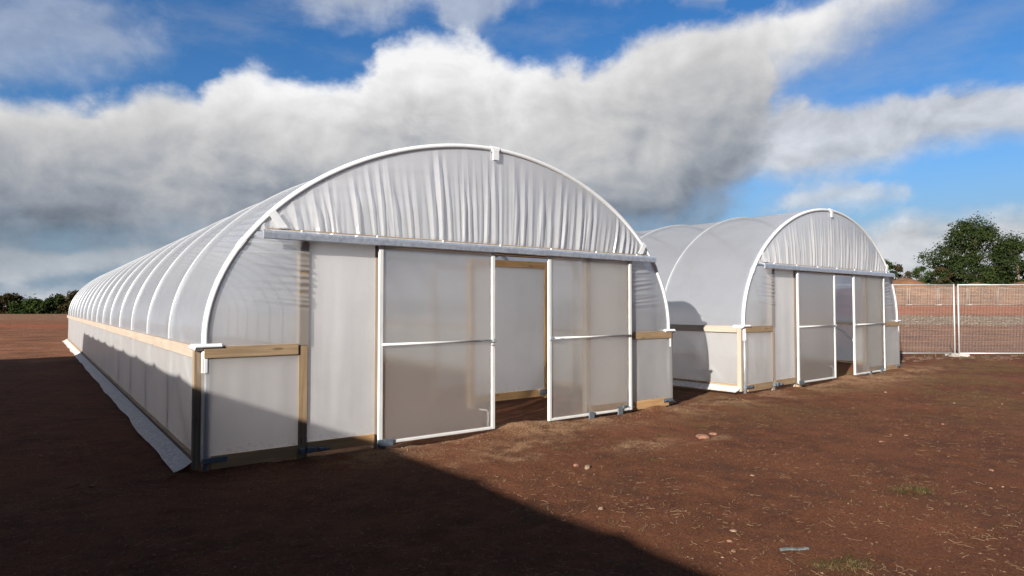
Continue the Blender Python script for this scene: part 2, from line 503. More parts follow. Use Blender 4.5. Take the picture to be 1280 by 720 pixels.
# inner wall just behind the doors of the near tunnel
part = bpy.data.objects.new('inner_wall', None); COL.objects.link(part); part.parent = t1
PY = 1.95
flat_film('inner_film', M['panel'], part, 4.52, 6.02, 0.14, 2.28, PY, 9, 0.004)
for (a, b) in ((4.43, 4.52), (6.02, 6.11)):
    B('inner_post', M['treatedz'], part, (a, b, PY - 0.03, PY + 0.05, -0.05, 2.40))
B('inner_beam', M['treatedx'], part, (4.52, 6.02, PY - 0.028, PY + 0.045, 2.285, 2.395))
B('inner_board', M['treatedx'], part, (4.522, 6.018, PY - 0.034, PY + 0.03, 0.03, 0.155))
B('inner_bracket', M['darkgrey'], part, (5.88, 6.06, PY - 0.05, PY - 0.034, 0.06, 0.15))
bm = bmesh.new(); tube(bm, [(0.9, 5.5, 2.62), (W - 0.9, 5.5, 2.62)], 0.022, 8); tube(bm, [(0.9, 3.66, 2.62), (W - 0.9, 3.66, 2.62)], 0.022, 8)
link('crop_bar', bm, M['galvdull'], t1, smooth=True)

SK = ('inner_wall', 'crop_bar')
t2 = copy_tree(t1, SK); t2.location = (9.0757, 0.0366, 0.0323); t2.rotation_euler = (0, 0, 0.0328)
t2['label'] = 'second white polytunnel further back on the right, beside the wire fence'
t0 = copy_tree(t1, SK); t0.location = (-11.13, -14.0, 0.0); t0.rotation_euler = (0, 0, 0.0075)
t0['label'] = 'white polytunnel past the left edge that throws the wide dark shadow over the soil'

def remat(o, kind, mat):
    for c in o.children:
        if c.name.split('.')[0] == kind:
            c.material_slots[0].link = 'OBJECT'; c.material_slots[0].material = mat
for kind, mat in (('corner_post', M['palez']), ('outer_door_post', M['palez']), ('base_board', M['pinex'])): remat(t2, kind, mat)
for kind in ('roof_film', 'side_film', 'gable_film', 'rear_film'): remat(t0, kind, M['shadowing'])
# ------------------------------------------------------------------ ground
def ground_far(X, Z):
    t = sstep(0.30, 0.48, X / max(Z, 1.0)) * sstep(10, 18, Z)
    if t <= 0: return 0.0
    P = [(0, 0), (14, 0.05), (18.6, 0.17), (40, 0.46), (45, 0.95), (50, 0.95), (54, 1.66), (76, 1.78), (82, 3.7), (95, 4.0), (140, 4.2), (1000, 5)]
    for (a, ha), (b, hb) in zip(P, P[1:]):
        if a <= Z <= b:
            h = ha + (hb - ha) * (Z - a) / (b - a); break
    else: h = 5
    for (mx, mz, amp, sx, sz) in ((52.2, 85, 1.7, 2.0, 4), (57.5, 86, 0.7, 2.4, 4), (62.5, 86, 1.0, 3, 4), (70, 86, 1.3, 3.5, 4), (46, 85, 0.4, 3, 4)):
        h += amp * exp(-((X - mx) / sx) ** 2 - ((Z - mz) / sz) ** 2)
    if Z > 21: h += 0.13 * fbm(X * 0.35, Z * 0.35, 5.0) * sstep(21, 35, Z)
    return h * t
def ground_h(X, Z):
    p = cw(X, Z)
    x, y = p.x, p.y
    h = ground_far(X, Z)
    near = 1 - sstep(16, 30, Z)
    if near > 0 and Z > -4:
        for (ox, oy) in ((0, 0), (9.08, 0.04)):
            u, v = x - ox, y - oy
            if -0.2 < u < 7.3 and not 1.9 < u < 6.1 and -0.6 < v < 0.5:
                h += 0.05 * max(0.0, 0.25 + fbm(x * 1.9, 0.0, 8.0)) * exp(-((v + 0.09) / 0.13) ** 2)
        h += near * (0.016 * fbm(x * 1.1, y * 1.1, 0.0, 3) + 0.012 * fbm(x * 5, y * 5, 2.0, 3))
        if Z < 12: h += near * 0.010 * noise.noise(Vector((x * 17, y * 17, 1)))* sstep(13, 6, Z)
        # worn lip of soil in each doorway, hollow just inside
        for (ox, oy) in ((0, 0), (9.08, 0.04)):
            u, v = x - ox, y - oy
            if -1.5 < v < 4 and 1.0 < u < 7:
                m = exp(-((u - 3.95) / 0.55) ** 2)
                h += 0.085 * m * exp(-((v + 0.06) / 0.26) ** 2) - 0.05 * sstep(0.0, 0.45, v) * sstep(3.5, 2.0, v) * sstep(1.2, 1.9, u) * sstep(6.2, 5.2, u)
                h -= 0.045 * exp(-((u - 2.7) / 0.8) ** 2) * exp(-((v + 0.06) / 0.14) ** 2)
    return h
def axis(segs):
    out = [segs[0][0]]
    for a, b, n in segs:
        out += [a + (b - a) * (i + 1) / n for i in range(n)]
    return out
gx = axis([(-900, -120, 8), (-120, -14, 20), (-14, -5, 60), (-5, 9, 240), (9, 20, 90), (20, 40, 60), (40, 90, 120), (90, 200, 14), (200, 1200, 8)])
gz = axis([(-60, -3, 12), (-3, 2, 30), (2, 12, 190), (12, 18, 60), (18, 24, 30), (24, 100, 150), (100, 160, 12), (160, 1500, 10)])
bm = bmesh.new()
rows = []
sand, green, grav = [], [], []
def masks(X, Z):
    p = cw(X, Z); x, y = p.x, p.y
    s = 0.0
    n1 = fbm(x * 1.4, y * 1.4, 11.0)
    # trampled pale soil along the front of both tunnels
    s += 0.85 * exp(-((y + 0.25) / 0.55) ** 2) * sstep(-0.1, 0.5, n1 + 0.25) * (1 if 1.0 < x < 17 else 0.3)
    s += 0.9 * exp(-((x - 13.2) / 1.3) ** 2 - ((y + 0.2) / 0.8) ** 2)
    s += 0.8 * exp(-((x - 4.3) / 0.9) ** 2 - ((y + 0.25) / 0.35) ** 2)
    for (a, b, r, q) in ((2.47, -1.22, 0.32, 0.08), (2.95, -1.05, 0.25, 0.09), (3.0, -1.43, 0.28, 0.11), (4.45, -1.75, 0.4, 0.2), (3.3, -0.9, 0.5, 0.12), (1.95, -0.15, 0.3, 0.12), (5.4, -2.0, .3, .1)):
        # patches stretched along the tunnel front
        s += 1.7 * exp(-((x - a) / r) ** 2 - ((y - b) / q) ** 2) * sstep(-0.35, 0.15, fbm(x * 5, y * 5, 2.2))
    g = sstep(0.0, 0.5, fbm(x * 0.45, y * 0.45, 21.0) + 0.12) * sstep(7, 12, Z) * sstep(40, 20, Z) * sstep(1, 4, X)
    v = sstep(39, 40.5, Z + 0.8 * fbm(X * 0.3, 0, 3)) * sstep(46.5, 45, Z) * sstep(10, 18, X)
    return min(1, s), g, v
for Z in gz:
    row = []
    for X in gx:
        p = cw(X, Z, ground_h(X, Z)); row.append((p.x, p.y, p.z))
        a = masks(X, Z); sand.append(a[0]); green.append(a[1]); grav.append(a[2])
    rows.append(row)
grid(bm, rows)
def soil_mat():
    m, t, out = new_mat('red_brown_soil')
    pos = t.node('ShaderNodeNewGeometry').outputs['Position']
    at = lambda n: t.node('ShaderNodeAttribute', attribute_name=n).outputs['Fac']
    big = t.noise(pos, 0.55, 4.0, 0.6)
    mid = t.noise(pos, 3.5, 6.0, 0.65)
    fine = t.noise(pos, 38.0, 6.0, 0.7)
    grit = t.noise(pos, 130.0, 3.0, 0.7)
    crumb = t.noise(pos, 75.0, 5.0, 0.75)
    c = t.mix(t.step(mid, 0.3, 0.7), rgb(0.0560, 0.0174, 0.0073), rgb(0.1024, 0.0340, 0.0147))
    c = t.mix(t.step(big, 0.42, 0.7), c, rgb(0.1120, 0.0370, 0.0161))
    c = t.mix(t.m('MULTIPLY', t.step(t.noise(pos, 1.3, 5.0, 0.7), 0.50, 0.68), 0.5), c, rgb(0.045, 0.0185, 0.0095))
    c = t.mix(t.m('MULTIPLY', t.step(fine, 0.52, 0.70), 0.7), c, rgb(0.1400, 0.0607, 0.0294))
    c = t.mix(t.m('MULTIPLY', t.step(fine, 0.5, 0.3), 0.55), c, rgb(0.0280, 0.0104, 0.0056))
    c = t.mix(t.m('MULTIPLY', t.step(crumb, 0.50, 0.34), 0.8), c, rgb(0.0224, 0.0081, 0.0042))
    streak = t.noise(t.node('ShaderNodeMapping', {'Vector': pos, 'Rotation': (0, 0, YAW), 'Scale': (9.0, 60.0, 9.0)}), 1.0, 4.0, 0.7)
    c = t.mix(t.m('MULTIPLY', t.step(streak, 0.60, 0.74), t.m('MULTIPLY', t.step(big, 0.4, 0.6), 0.55)), c, rgb(0.1600, 0.0777, 0.0364))
    c = t.mix(t.m('MULTIPLY', t.step(grit, 0.64, 0.74), 0.6), c, rgb(0.1920, 0.1036, 0.0560))
    c = t.mix(t.m('MULTIPLY', at('green'), t.m('MULTIPLY_ADD', t.step(mid, 0.35, 0.65), 0.55, 0.15)), c, rgb(0.0800, 0.0488, 0.0154))
    s = t.m('MULTIPLY', at('sand'), t.step(t.m('ADD', mid, t.m('MULTIPLY', fine, 0.6)), 0.55, 0.95), clamp=True)
    c = t.mix(s, c, t.mix(t.step(fine, 0.4, 0.6), rgb(0.1360, 0.0681, 0.0350), rgb(0.2240, 0.1295, 0.0735)))
    gcol = t.mix(t.step(t.noise(pos, 2.2, 6.0, 0.8), 0.35, 0.65), rgb(0.0800, 0.0459, 0.0280), rgb(0.1320, 0.0873, 0.0595))
    c = t.mix(at('gravel'), c, gcol)
    # raw red bank in the distance: fresh-dug clay
    sx = t.node('ShaderNodeSeparateXYZ', {0: pos})
    dist = t.m('ADD', t.m('MULTIPLY', t.m('SUBTRACT', sx.outputs[0], CAM.x), FWD.x), t.m('MULTIPLY', t.m('SUBTRACT', sx.outputs[1], CAM.y), FWD.y))
    dist = t.m('ADD', dist, t.m('MULTIPLY_ADD', t.noise(pos, 0.22, 5.0, 0.65), 9.0, -4.5))
    far = t.step(dist, 17.0, 22.0)
    coarse = t.noise(t.vmul(pos, (0.55, 0.55, 1.3)), 1.0, 9.0, 0.75)
    clay = t.mix(t.step(coarse, 0.32, 0.66), rgb(0.0680, 0.0252, 0.0126), rgb(0.1480, 0.0592, 0.0308))
    bank = t.m('MULTIPLY', t.step(dist, 48.0, 51.0), t.step(dist, 62.0, 55.0))
    clay = t.mix(t.m('MULTIPLY', bank, 0.7), clay, rgb(0.1600, 0.0444, 0.0196))
    heap = t.step(dist, 74.0, 79.0)
    clay = t.mix(t.m('MULTIPLY', heap, 0.75), clay, t.mix(t.step(coarse, 0.4, 0.6), rgb(0.0880, 0.0444, 0.0252), rgb(0.1440, 0.0740, 0.0420)))
    c = t.mix(t.m('MULTIPLY', far, t.m('SUBTRACT', 1.0, at('gravel'))), c, clay)
    c = t.mix(1.0, c, rgb(1.14, 1.20, 1.17), 'MULTIPLY')
    b = t.node('ShaderNodeBsdfPrincipled', {'Base Color': c, 'Roughness': 0.95})
    b.inputs['Specular IOR Level'].default_value = 0.15
    hgt = t.m('ADD', t.m('MULTIPLY', fine, 0.7), t.m('ADD', t.m('MULTIPLY', mid, 0.8), t.m('ADD', t.m('MULTIPLY', grit, 0.2), t.m('MULTIPLY', crumb, 0.45))))
    t.set(b, 'Normal', t.node('ShaderNodeBump', {'Strength': 1.0, 'Distance': 0.045, 'Height': hgt}))
    t.l.new(b.outputs[0], out.inputs[0])
    return m
g = setting(link('ground', bm, soil_mat(), None, smooth=True))
for nm, arr in (('sand', sand), ('green', green), ('gravel', grav)):
    a = g.data.attributes.new(nm, 'FLOAT', 'POINT'); a.data.foreach_set('value', arr)

def gz_at(x, y):
    d = Vector((x, y, 0)) - Vector((CAM.x, CAM.y, 0))
    return ground_h(d.dot(RGT), d.dot(FWD))

# ------------------------------------------------------------------ litter on the soil
def ico(sub):
    b = bmesh.new(); bmesh.ops.create_icosphere(b, subdivisions=sub, radius=1.0)
    r = ([v.co.copy() for v in b.verts], [[v.index for v in f.verts] for f in b.faces]); b.free(); return r
ICO = {1: ico(1), 2: ico(2)}
class Raw:
    """plain vertex and face lists, for the many small bits"""
    def __init__(s): s.v = []; s.f = []
    def link(s, name, mat):
        me = bpy.data.meshes.new(name); me.from_pydata(s.v, [], s.f); me.update()
        o = bpy.data.objects.new(name, me); COL.objects.link(o); me.materials.append(mat); return o
def blocked(x, y):
    return (-0.35 < x < W + 0.35 and y > -0.14) or (8.7 < x < 16.6 and y > -0.14 + 0.033 * (x - 9))
rnd = random.Random(3)
def scatter(n, zmin, zmax, xr=0.85):
    out = []
    while len(out) < n:
        Z = zmin * (zmax / zmin) ** rnd.random()
        X = rnd.uniform(-xr, xr) * Z
        p = cw(X, Z)
        if not blocked(p.x, p.y): out.append((p.x, p.y))
    return out
straw_m, t, out = new_mat('dry_straw')
oi = t.node('ShaderNodeNewGeometry')
c = t.mix(t.noise(oi.outputs['Position'], 9.0, 3.0), rgb(0.10, 0.052, 0.025), rgb(0.34, 0.23, 0.125))
b = t.node('ShaderNodeBsdfPrincipled', {'Base Color': c, 'Roughness': 0.8}); t.l.new(b.outputs[0], out.inputs[0])
bm = Raw()
def stalk(x, y, L, ang, w, lift=0.004):
    bend = rnd.uniform(-0.25, 0.25); z = gz_at(x, y); b = len(bm.v)
    for k in range(4):
        q = (k / 3 - 0.5) * L
        a = ang + bend * k / 3
        px_, py_, pz_ = x + cos(a) * q, y + sin(a) * q, z + lift + rnd.uniform(0, 0.010)
        for m_ in range(3):
            c_, d_ = cos(m_ * 2.094) * w, sin(m_ * 2.094) * w
            bm.v.append((px_ - sin(a) * c_, py_ + cos(a) * c_, pz_ + d_))
    for k in range(3):
        for m_ in range(3):
            n_ = (m_ + 1) % 3
            bm.f.append((b + k * 3 + m_, b + k * 3 + n_, b + k * 3 + 3 + n_, b + k * 3 + 3 + m_))
for (x, y) in scatter(7500, 2.6, 17):
    # straw lies in loose drifts
    if fbm(x * 0.9, y * 0.9, 31) < rnd.uniform(-0.5, 0.45): continue
    stalk(x, y, rnd.uniform(0.01, 0.05) * rnd.choice((1, 1, 1, 2.0)), rnd.uniform(0, pi), rnd.uniform(0.0006, 0.0014))
setting(bm.link('straw_litter', straw_m), 'stuff')
stone_m = simple('pale_stone', (0.145, 0.092, 0.060), 0.9, vary=0.4, scale=25, bump=0.5, bscale=90)
redstone_m = simple('red_stone', (0.14, 0.064, 0.038), 0.9, vary=0.3, scale=25, bump=0.5, bscale=90)
def pebble(raw, x, y, z, r, flat=0.6):
    V, F = ICO[1 if r < 0.014 else 2]
    a = rnd.uniform(0, pi); sx, sy, sz = r * rnd.uniform(0.9, 1.5), r * rnd.uniform(0.7, 1.1), r * flat * rnd.uniform(0.7, 1.1)
    off = Vector((rnd.uniform(0, 50), rnd.uniform(0, 50), 0)); b = len(raw.v); ca, sa = cos(a), sin(a)
    for co in V:
        k = 1 + 0.30 * noise.noise(co * 1.7 + off)
        px_, py_, pz_ = co.x * sx * k, co.y * sy * k, co.z * sz * k
        raw.v.append((x + px_ * ca - py_ * sa, y + px_ * sa + py_ * ca, z + pz_))
    raw.f += [[i + b for i in f] for f in F]
bm = Raw()
for (x, y) in scatter(900, 2.6, 16):
    r = 0.003 + 0.007 * rnd.random() ** 3
    pebble(bm, x, y, gz_at(x, y) + r * 0.2, r)
for (x, y) in scatter(4200, 2.6, 15):
    r = 0.0022 + 0.0035 * rnd.random() ** 2
    pebble(bm, x, y, gz_at(x, y) + r * 0.2, r)
for i in range(700):
    # pale chippings along the foot of the tunnels
    x = rnd.uniform(0.2, 16.5); y = -0.12 - abs(rnd.gauss(0, 0.22)); r = rnd.uniform(0.004, 0.011)
    pebble(bm, x, y, gz_at(x, y) + r * 0.3, r)
setting(bm.link('pebbles', stone_m), 'stuff')

def stone(x, y, r, label, mat, flat=0.55, group='loose stones on the bare soil'):
    bm = Raw(); pebble(bm, 0, 0, 0, r, flat)
    o = bm.link('stone', mat); o.location = (x, y, gz_at(x, y) + r * flat * 0.3)
    tag(o, label, 'stone', group)
stone(5.32, -1.93, 0.085, 'flat reddish stone, largest of the loose stones in front of the tunnels', redstone_m, 0.4)
stone(5.62, -1.86, 0.055, 'flat pinkish stone just behind the largest flat reddish stone', redstone_m, 0.5)
stone(2.36, -3.17, 0.02, 'small round pale stone close to the edge of the big shadow', stone_m, 0.8)
stone(3.2, -2.13, 0.035, 'pale stone of a pair on the sunlit soil ahead of the right door', stone_m, 0.8)
stone(3.15, -2.02, 0.03, 'darker red stone of a pair on the sunlit soil ahead of the right door', redstone_m, 0.8)
small = 'small loose stone half sunk in the sunlit reddish soil'
n = 0
for (x, y) in scatter(150, 3.6, 13):
    if x < 2.2 + 0 and y < 0: continue
    stone(x, y, rnd.uniform(0.010, 0.020), small, rnd.choice((stone_m, redstone_m)), 0.7, 'small loose stones on the sunlit soil')
    n += 1
    if n > 26: break

# grass tufts
grass_m, t, out = new_mat('grass_blades')
ge = t.node('ShaderNodeNewGeometry').outputs['Position']
c = t.mix(t.step(t.noise(ge, 14.0, 2.0), 0.35, 0.65), rgb(0.05, 0.062, 0.016), rgb(0.20, 0.15, 0.072))
d_ = t.node('ShaderNodeBsdfDiffuse', {'Color': c}); tr_ = t.node('ShaderNodeBsdfTranslucent', {'Color': c})
mx = t.node('ShaderNodeMixShader', {0: 0.35, 1: d_, 2: tr_}); t.l.new(mx.outputs[0], out.inputs[0])
def blade(bm, x, y, L, ang, lean, w, z):
    d = Vector((cos(ang), sin(ang), 0)); s = Vector((-sin(ang), cos(ang), 0))
    P = []
    for k in range(4):
        q = k / 3
        P.append((Vector((x, y, z)) + d * (L * lean * q * q + L * 0.15 * q) + Vector((0, 0, L * (q - 0.45 * lean * q * q))), w * (1 - q * 0.85)))
    vs = [(bm.verts.new(p - s * ww), bm.verts.new(p + s * ww)) for p, ww in P]
    for a, b in zip(vs, vs[1:]): bm.faces.new((a[0], a[1], b[1], b[0]))
def tuft(x, y, R, nb, L, label):
    bm = bmesh.new()
    for i in range(nb):
        a = rnd.uniform(0, 2 * pi); r = R * sqrt(rnd.random())
        xx, yy = cos(a) * r * 2.0, sin(a) * r * 0.9
        blade(bm, xx, yy, L * rnd.uniform(0.5, 1.2), rnd.uniform(0, 2 * pi), rnd.uniform(1.0, 2.1), rnd.uniform(0.001, 0.0024), gz_at(x + xx, y + yy) - gz_at(x, y) - 0.005)
    o = link('grass_tuft', bm, grass_m); o.location = (x, y, gz_at(x, y)); o.rotation_euler[2] = YAW * -1
    tag(o, label, 'grass tuft', 'grass tufts on the bare soil')
tuft(4.87, -4.42, 0.085, 150, 0.11, 'green and straw grass tuft furthest right on the bare soil')
tuft(2.78, -4.86, 0.10, 170, 0.085, 'half dead grass tuft lying at the bottom of the photo, right of the shadow')
tuft(5.05, -1.55, 0.06, 60, 0.06, 'small green weed just left of and behind the largest flat stone')
tuft(5.95, -1.45, 0.06, 60, 0.06, 'small green weed just right of and behind the largest flat stone')
tuft(3.62, -1.33, 0.07, 60, 0.05, 'low dry weed in front of the open right door')
tuft(4.0, -2.3, 0.07, 70, 0.045, 'low straw coloured weed between the big shadow and the flat stones')
tuft(12.2, -2.6, 0.12, 90, 0.07, 'low green weed patch in front of the doors of the right tunnel')
bm = bmesh.new()
for (x, y) in scatter(2600, 3.0, 17):
    if fbm(x * 0.5, y * 0.5, 21.0) < rnd.uniform(-0.25, 0.6): continue
    for k in range(2):
        blade(bm, x + rnd.uniform(-.02, .02), y + rnd.uniform(-.02, .02), rnd.uniform(0.015, 0.05), rnd.uniform(0, 6.28), rnd.uniform(0.4, 1.6), rnd.uniform(0.001, 0.0024), gz_at(x, y) - 0.003)
for i in range(500):
    Xc = rnd.uniform(9.5, 19.5); Zc = 18.5 + rnd.gauss(0, 0.22); p = cw(Xc, Zc)
    if fbm(Xc * 0.8, 3.0) < 0.0: continue
    blade(bm, p.x, p.y, rnd.uniform(0.08, 0.28), rnd.uniform(0, 6.28), rnd.uniform(0.3, 1.2), rnd.uniform(0.003, 0.006), ground_h(Xc, Zc) - 0.01)
setting(link('sparse_grass', bm, grass_m), 'stuff')
# strip of plastic
bm = bmesh.new()
rows = []
for i in range(9):
    s = i / 8; w = 0.018 - 0.010 * s
    rows.append([(s * 0.20 - 0.1, -w + 0.002 * sin(s * 4), 0.006 + 0.004 * sin(s * 5) ** 2), (s * 0.20 - 0.1, 0.002 * sin(s * 4), 0.02 + 0.004 * sin(s * 5) ** 2), (s * 0.20 - 0.1, w + 0.002 * sin(s * 4), 0.006 + 0.004 * sin(s * 5) ** 2)])
grid(bm, rows)
o = link('plastic_strip', bm, simple('grey_plastic_scrap', (0.075, 0.085, 0.085), 0.5, vary=0.3, scale=40), smooth=True)
o.location = (2.80, -4.52, gz_at(2.80, -4.52)); o.rotation_euler[2] = -YAW + 0.05
tag(o, 'thin grey strip of scrap plastic lying on the soil near the bottom edge', 'scrap')

# ------------------------------------------------------------------ wire mesh fences
M['wire'] = simple('galvanised_wire', (0.36, 0.35, 0.34), 0.5, 0.4, vary=0.1)
M['fenceframe'] = simple('galvanised_fence_frame', (0.36, 0.365, 0.365), 0.45, 0.3, vary=0.08)
M['farframe'] = simple('weathered_fence_frame', (0.17, 0.155, 0.14), 0.7, 0.1, vary=0.1)
M['block'] = simple('concrete_block', (0.30, 0.27, 0.24), 0.9, vary=0.2, bump=0.3)
def fence_panel(X0, X1, Z0, Z1, h, label, group, wr=0.0009, step=0.042, hstep=0.17, fr=0.019, fmat='fenceframe'):
    a, b = cw(X0, Z0), cw(X1, Z1)
    za, zb = ground_h(X0, Z0) + 0.10, ground_h(X1, Z1) + 0.10
    d = b - a; L = d.length; ang = atan2(d.y, d.x)
    r = thing('fence_panel', label, 'fence', (a.x, a.y, za), ang, group)
    sl = (zb - za) / L
    bm = bmesh.new()
    T = lambda x, z: (x, 0, z + sl * x)
    for x in (0.05, L - 0.05): tube(bm, [T(x, -0.12), T(x, h + 0.02)], fr, 8)
    for z in (0.0, h): tube(bm, [T(0.07, z), T(L - 0.07, z)], fr * 0.8, 8)
    link('frame', bm, M[fmat], r, smooth=True)
    bm = bmesh.new()
    x = 0.08
    while x < L - 0.07:
        tube(bm, [T(x, 0), T(x, h)], wr, 3, cap=False); x += step
    z = hstep
    while z < h - 0.02:
        tube(bm, [T(0.06, z), T(L - 0.06, z)], wr, 3, cap=False); z += hstep
    link('wire_mesh', bm, M['wire'], r)
    for x in (0.03, L - 0.03):
        bm = bmesh.new()
        box(bm, x - 0.11, x + 0.11, -0.33, 0.33, -0.13 + sl * x, -0.005 + sl * x, bev=0.02)
        link('foot_block', bm, M['block'], r)
xs = [9.35, 12.88, 16.41, 19.94]
lab = ['galvanised mesh fence panel standing right behind the corner of the right tunnel', 'galvanised mesh fence panel next along, at the right edge', 'outermost galvanised mesh fence panel at the right edge']
for i in range(3):
    fence_panel(xs[i], xs[i + 1] - 0.02, 18.6 - 0.05 * i, 18.55 - 0.05 * i, 1.98, lab[i], 'near mesh fence panels')
X = 43.0
wh = ['first', 'second', 'third', 'fourth', 'fifth', 'sixth', 'seventh', 'eighth', 'ninth']
for i in range(6):
    fence_panel(X, X + 3.42, 75, 75, 1.95, 'distant white mesh fence panel on the upper terrace, %s from the right tunnel' % wh[i], 'distant mesh fence panels', wr=0.0025, step=0.2, hstep=0.4, fr=0.024, fmat='farframe')
    X += 3.5
# low stones and clods below the near fence
bm = Raw()
for i in range(160):
    Xc = rnd.uniform(10, 19); Zc = 18.0 + rnd.gauss(0, 0.25); p = cw(Xc, Zc)
    pebble(bm, p.x, p.y, ground_h(Xc, Zc), rnd.uniform(0.03, 0.09))
setting(bm.link('soil_clods', simple('clods', (0.06, 0.028, 0.016), 0.95, vary=0.4, scale=6)), 'stuff')
bm = Raw()
for i in range(500):
    Xc = rnd.uniform(22, 44); Zc = rnd.gauss(42.5, 1.5); p = cw(Xc, Zc)
    pebble(bm, p.x, p.y, ground_h(Xc, Zc), rnd.uniform(0.03, 0.09))
setting(bm.link('rubble', simple('rubble_stone', (0.10, 0.072, 0.054), 0.95, vary=0.4, scale=2)), 'stuff')

# ------------------------------------------------------------------ trees and bushes
def leaf_mat(name, dark, light, warm):
    m, t, out = new_mat(name)
    pos = t.node('ShaderNodeNewGeometry')
    n = t.noise(pos.outputs['Position'], 0.9, 4.0, 0.6)
    r = t.noise(pos.outputs['Position'], 7.0, 2.0)
    c = t.mix(t.step(n, 0.35, 0.65), rgb(*dark), rgb(*light))
    c = t.mix(t.m('MULTIPLY', t.step(r, 0.55, 0.75), 0.5), c, rgb(*warm))
    d = t.node('ShaderNodeBsdfDiffuse', {'Color': c}); tr = t.node('ShaderNodeBsdfTranslucent', {'Color': c})
    x = t.node('ShaderNodeMixShader', {0: 0.25, 1: d, 2: tr}); t.l.new(x.outputs[0], out.inputs[0])
    return m
LEAF = [leaf_mat('leaves_dark', (0.014, 0.022, 0.009), (0.030, 0.042, 0.014), (0.045, 0.045, 0.018)),
        leaf_mat('leaves_brown', (0.025, 0.022, 0.011), (0.045, 0.036, 0.017), (0.065, 0.045, 0.022)),
        leaf_mat('leaves_green', (0.017, 0.030, 0.009), (0.034, 0.052, 0.015), (0.05, 0.058, 0.02))]
bark = simple('bark', (0.09, 0.065, 0.045), 0.9, vary=0.3, scale=4, bump=0.5, bscale=12)
def tree(name, X, Z, h, rad, label, cat, group, leaf, seed, nclump, nleaf, size, low=0.25, sink=0.0):
    r = random.Random(seed)
    p = cw(X, Z); z0 = ground_h(X, Z) - sink
    root = thing(name, label, cat, (p.x, p.y, z0), r.uniform(0, 6.28), group)
    bm = bmesh.new()
    tube(bm, [(0, 0, -0.3), (0.03 * h * r.uniform(-1, 1), 0.02 * h, h * 0.35), (0.04 * h * r.uniform(-1, 1), 0, h * 0.85)], [h * 0.035, h * 0.025, h * 0.006], 8)
    cl = []
    for i in range(nclump):
        f = low + (1 - low) * (i + 0.5) / nclump
        prof = sin(pi * min(1, (f - low) / (1 - low) * 0.82 + 0.16)) ** 0.7
        a = i * 2.4 + r.uniform(-0.5, 0.5); q = rad * prof * sqrt(r.uniform(0.12, 1.0))
        c = Vector((cos(a) * q, sin(a) * q, h * (f - 0.04 + r.uniform(-0.05, 0.04))))
        cl.append((c, rad * r.uniform(0.20, 0.40)))
        if i % 2 == 0: tube(bm, [(0, 0, max(0.1, c.z - q * 0.7)), tuple(c * 0.6 + Vector((0, 0, c.z * 0.36))), tuple(c)], [h * 0.010, h * 0.007, h * 0.002], 5)
    link('trunk', bm, bark, root, smooth=True)
    bm = bmesh.new()
    for i in range(nleaf):
        c, cr = r.choice(cl)
        while True:
            d = Vector((r.uniform(-1, 1), r.uniform(-1, 1), r.uniform(-1, 1)))
            if d.length <= 1: break
        d = d * (0.55 + 0.45 * r.random()) * cr * (1.35 if r.random() < 0.12 else 1)
        q = c + Vector((d.x, d.y, d.z * 0.8))
        n = (d.normalized() * 0.6 + Vector((r.uniform(-1, 1), r.uniform(-1, 1), r.uniform(-0.2, 1)))).normalized()
        s = n.orthogonal().normalized(); w = n.cross(s)
        a = r.uniform(0, 6.28); s, w = s * cos(a) + w * sin(a), w * cos(a) - s * sin(a)
        L = size * r.uniform(0.6, 1.3)
        vs = [bm.verts.new(q + s * L * x + w * L * y + n * L * k) for x, y, k in ((-1, 0, 0), (-0.2, -0.45, 0.12), (0.9, -0.1, -0.1), (0.1, 0.5, 0.12))]
        bm.faces.new(vs)
    link('crown', bm, leaf, root)
    return root
G2 = 'trees and bushes beyond the earth mounds'
tree('broadleaf_tree', 69.4, 96, 10.6, 6.2, 'tall dark tree at the right edge, rising above the mounds', 'tree', G2, LEAF[0], 5, 64, 17000, 0.19, 0.04)
tree('bush', 66.8, 95, 5.2, 4.2, 'dark leafy bush filling the foot of the tall dark tree', 'bush', G2, LEAF[0], 19, 34, 7000, 0.18, 0.0)
tree('bush', 56.0, 96, 4.6, 1.9, 'rounded green bush nearest the roof of the right tunnel', 'bush', G2, LEAF[2], 7, 16, 2600, 0.16, 0.05)
tree('bush', 58.3, 97, 4.2, 2.2, 'brownish bush between the rounded green bush and the low hedge', 'bush', G2, LEAF[1], 8, 18, 2600, 0.16, 0.0)
tree('bush', 61.2, 96, 3.4, 2.3, 'low green bush left of the tall dark tree', 'bush', G2, LEAF[2], 9, 18, 2600, 0.15, 0.0, 0.0)
tree('bush', 63.8, 95, 3.8, 1.7, 'brown green bush under the left side of the tall dark tree', 'bush', G2, LEAF[1], 10, 16, 2200, 0.15, 0.0)
tree('broadleaf_tree', 77.5, 98, 8.0, 5.0, 'second dark tree outside the right edge of the photo', 'tree', G2, LEAF[0], 12, 34, 9000, 0.22, 0.06)
tree('bush', 73, 95, 2.6, 2.6, 'low green bush between the two dark trees', 'bush', G2, LEAF[2], 13, 18, 2400, 0.16, 0.0)
hedge_labels = ['far hedgerow tree at the left edge of the view', 'far rounded hedgerow tree, next to the one at the left edge', 'far low hedgerow tree, middle of the distant row on the left', 'far hedgerow tree beside the end of the long tunnel', 'far tall hedgerow tree partly behind the end of the long tunnel']
for i, q in enumerate((-0.83, -0.785, -0.745, -0.71, -0.675)):
    tree('hedgerow_tree', q * 150, 150, (3.6, 4.6, 3.0, 4.0, 5.0)[i], (4.5, 4.0, 5, 4, 4.5)[i], hedge_labels[i], 'tree', 'far hedgerow trees on the left', LEAF[i % 3], 30 + i, 26, 3500, 0.34, 0.0)

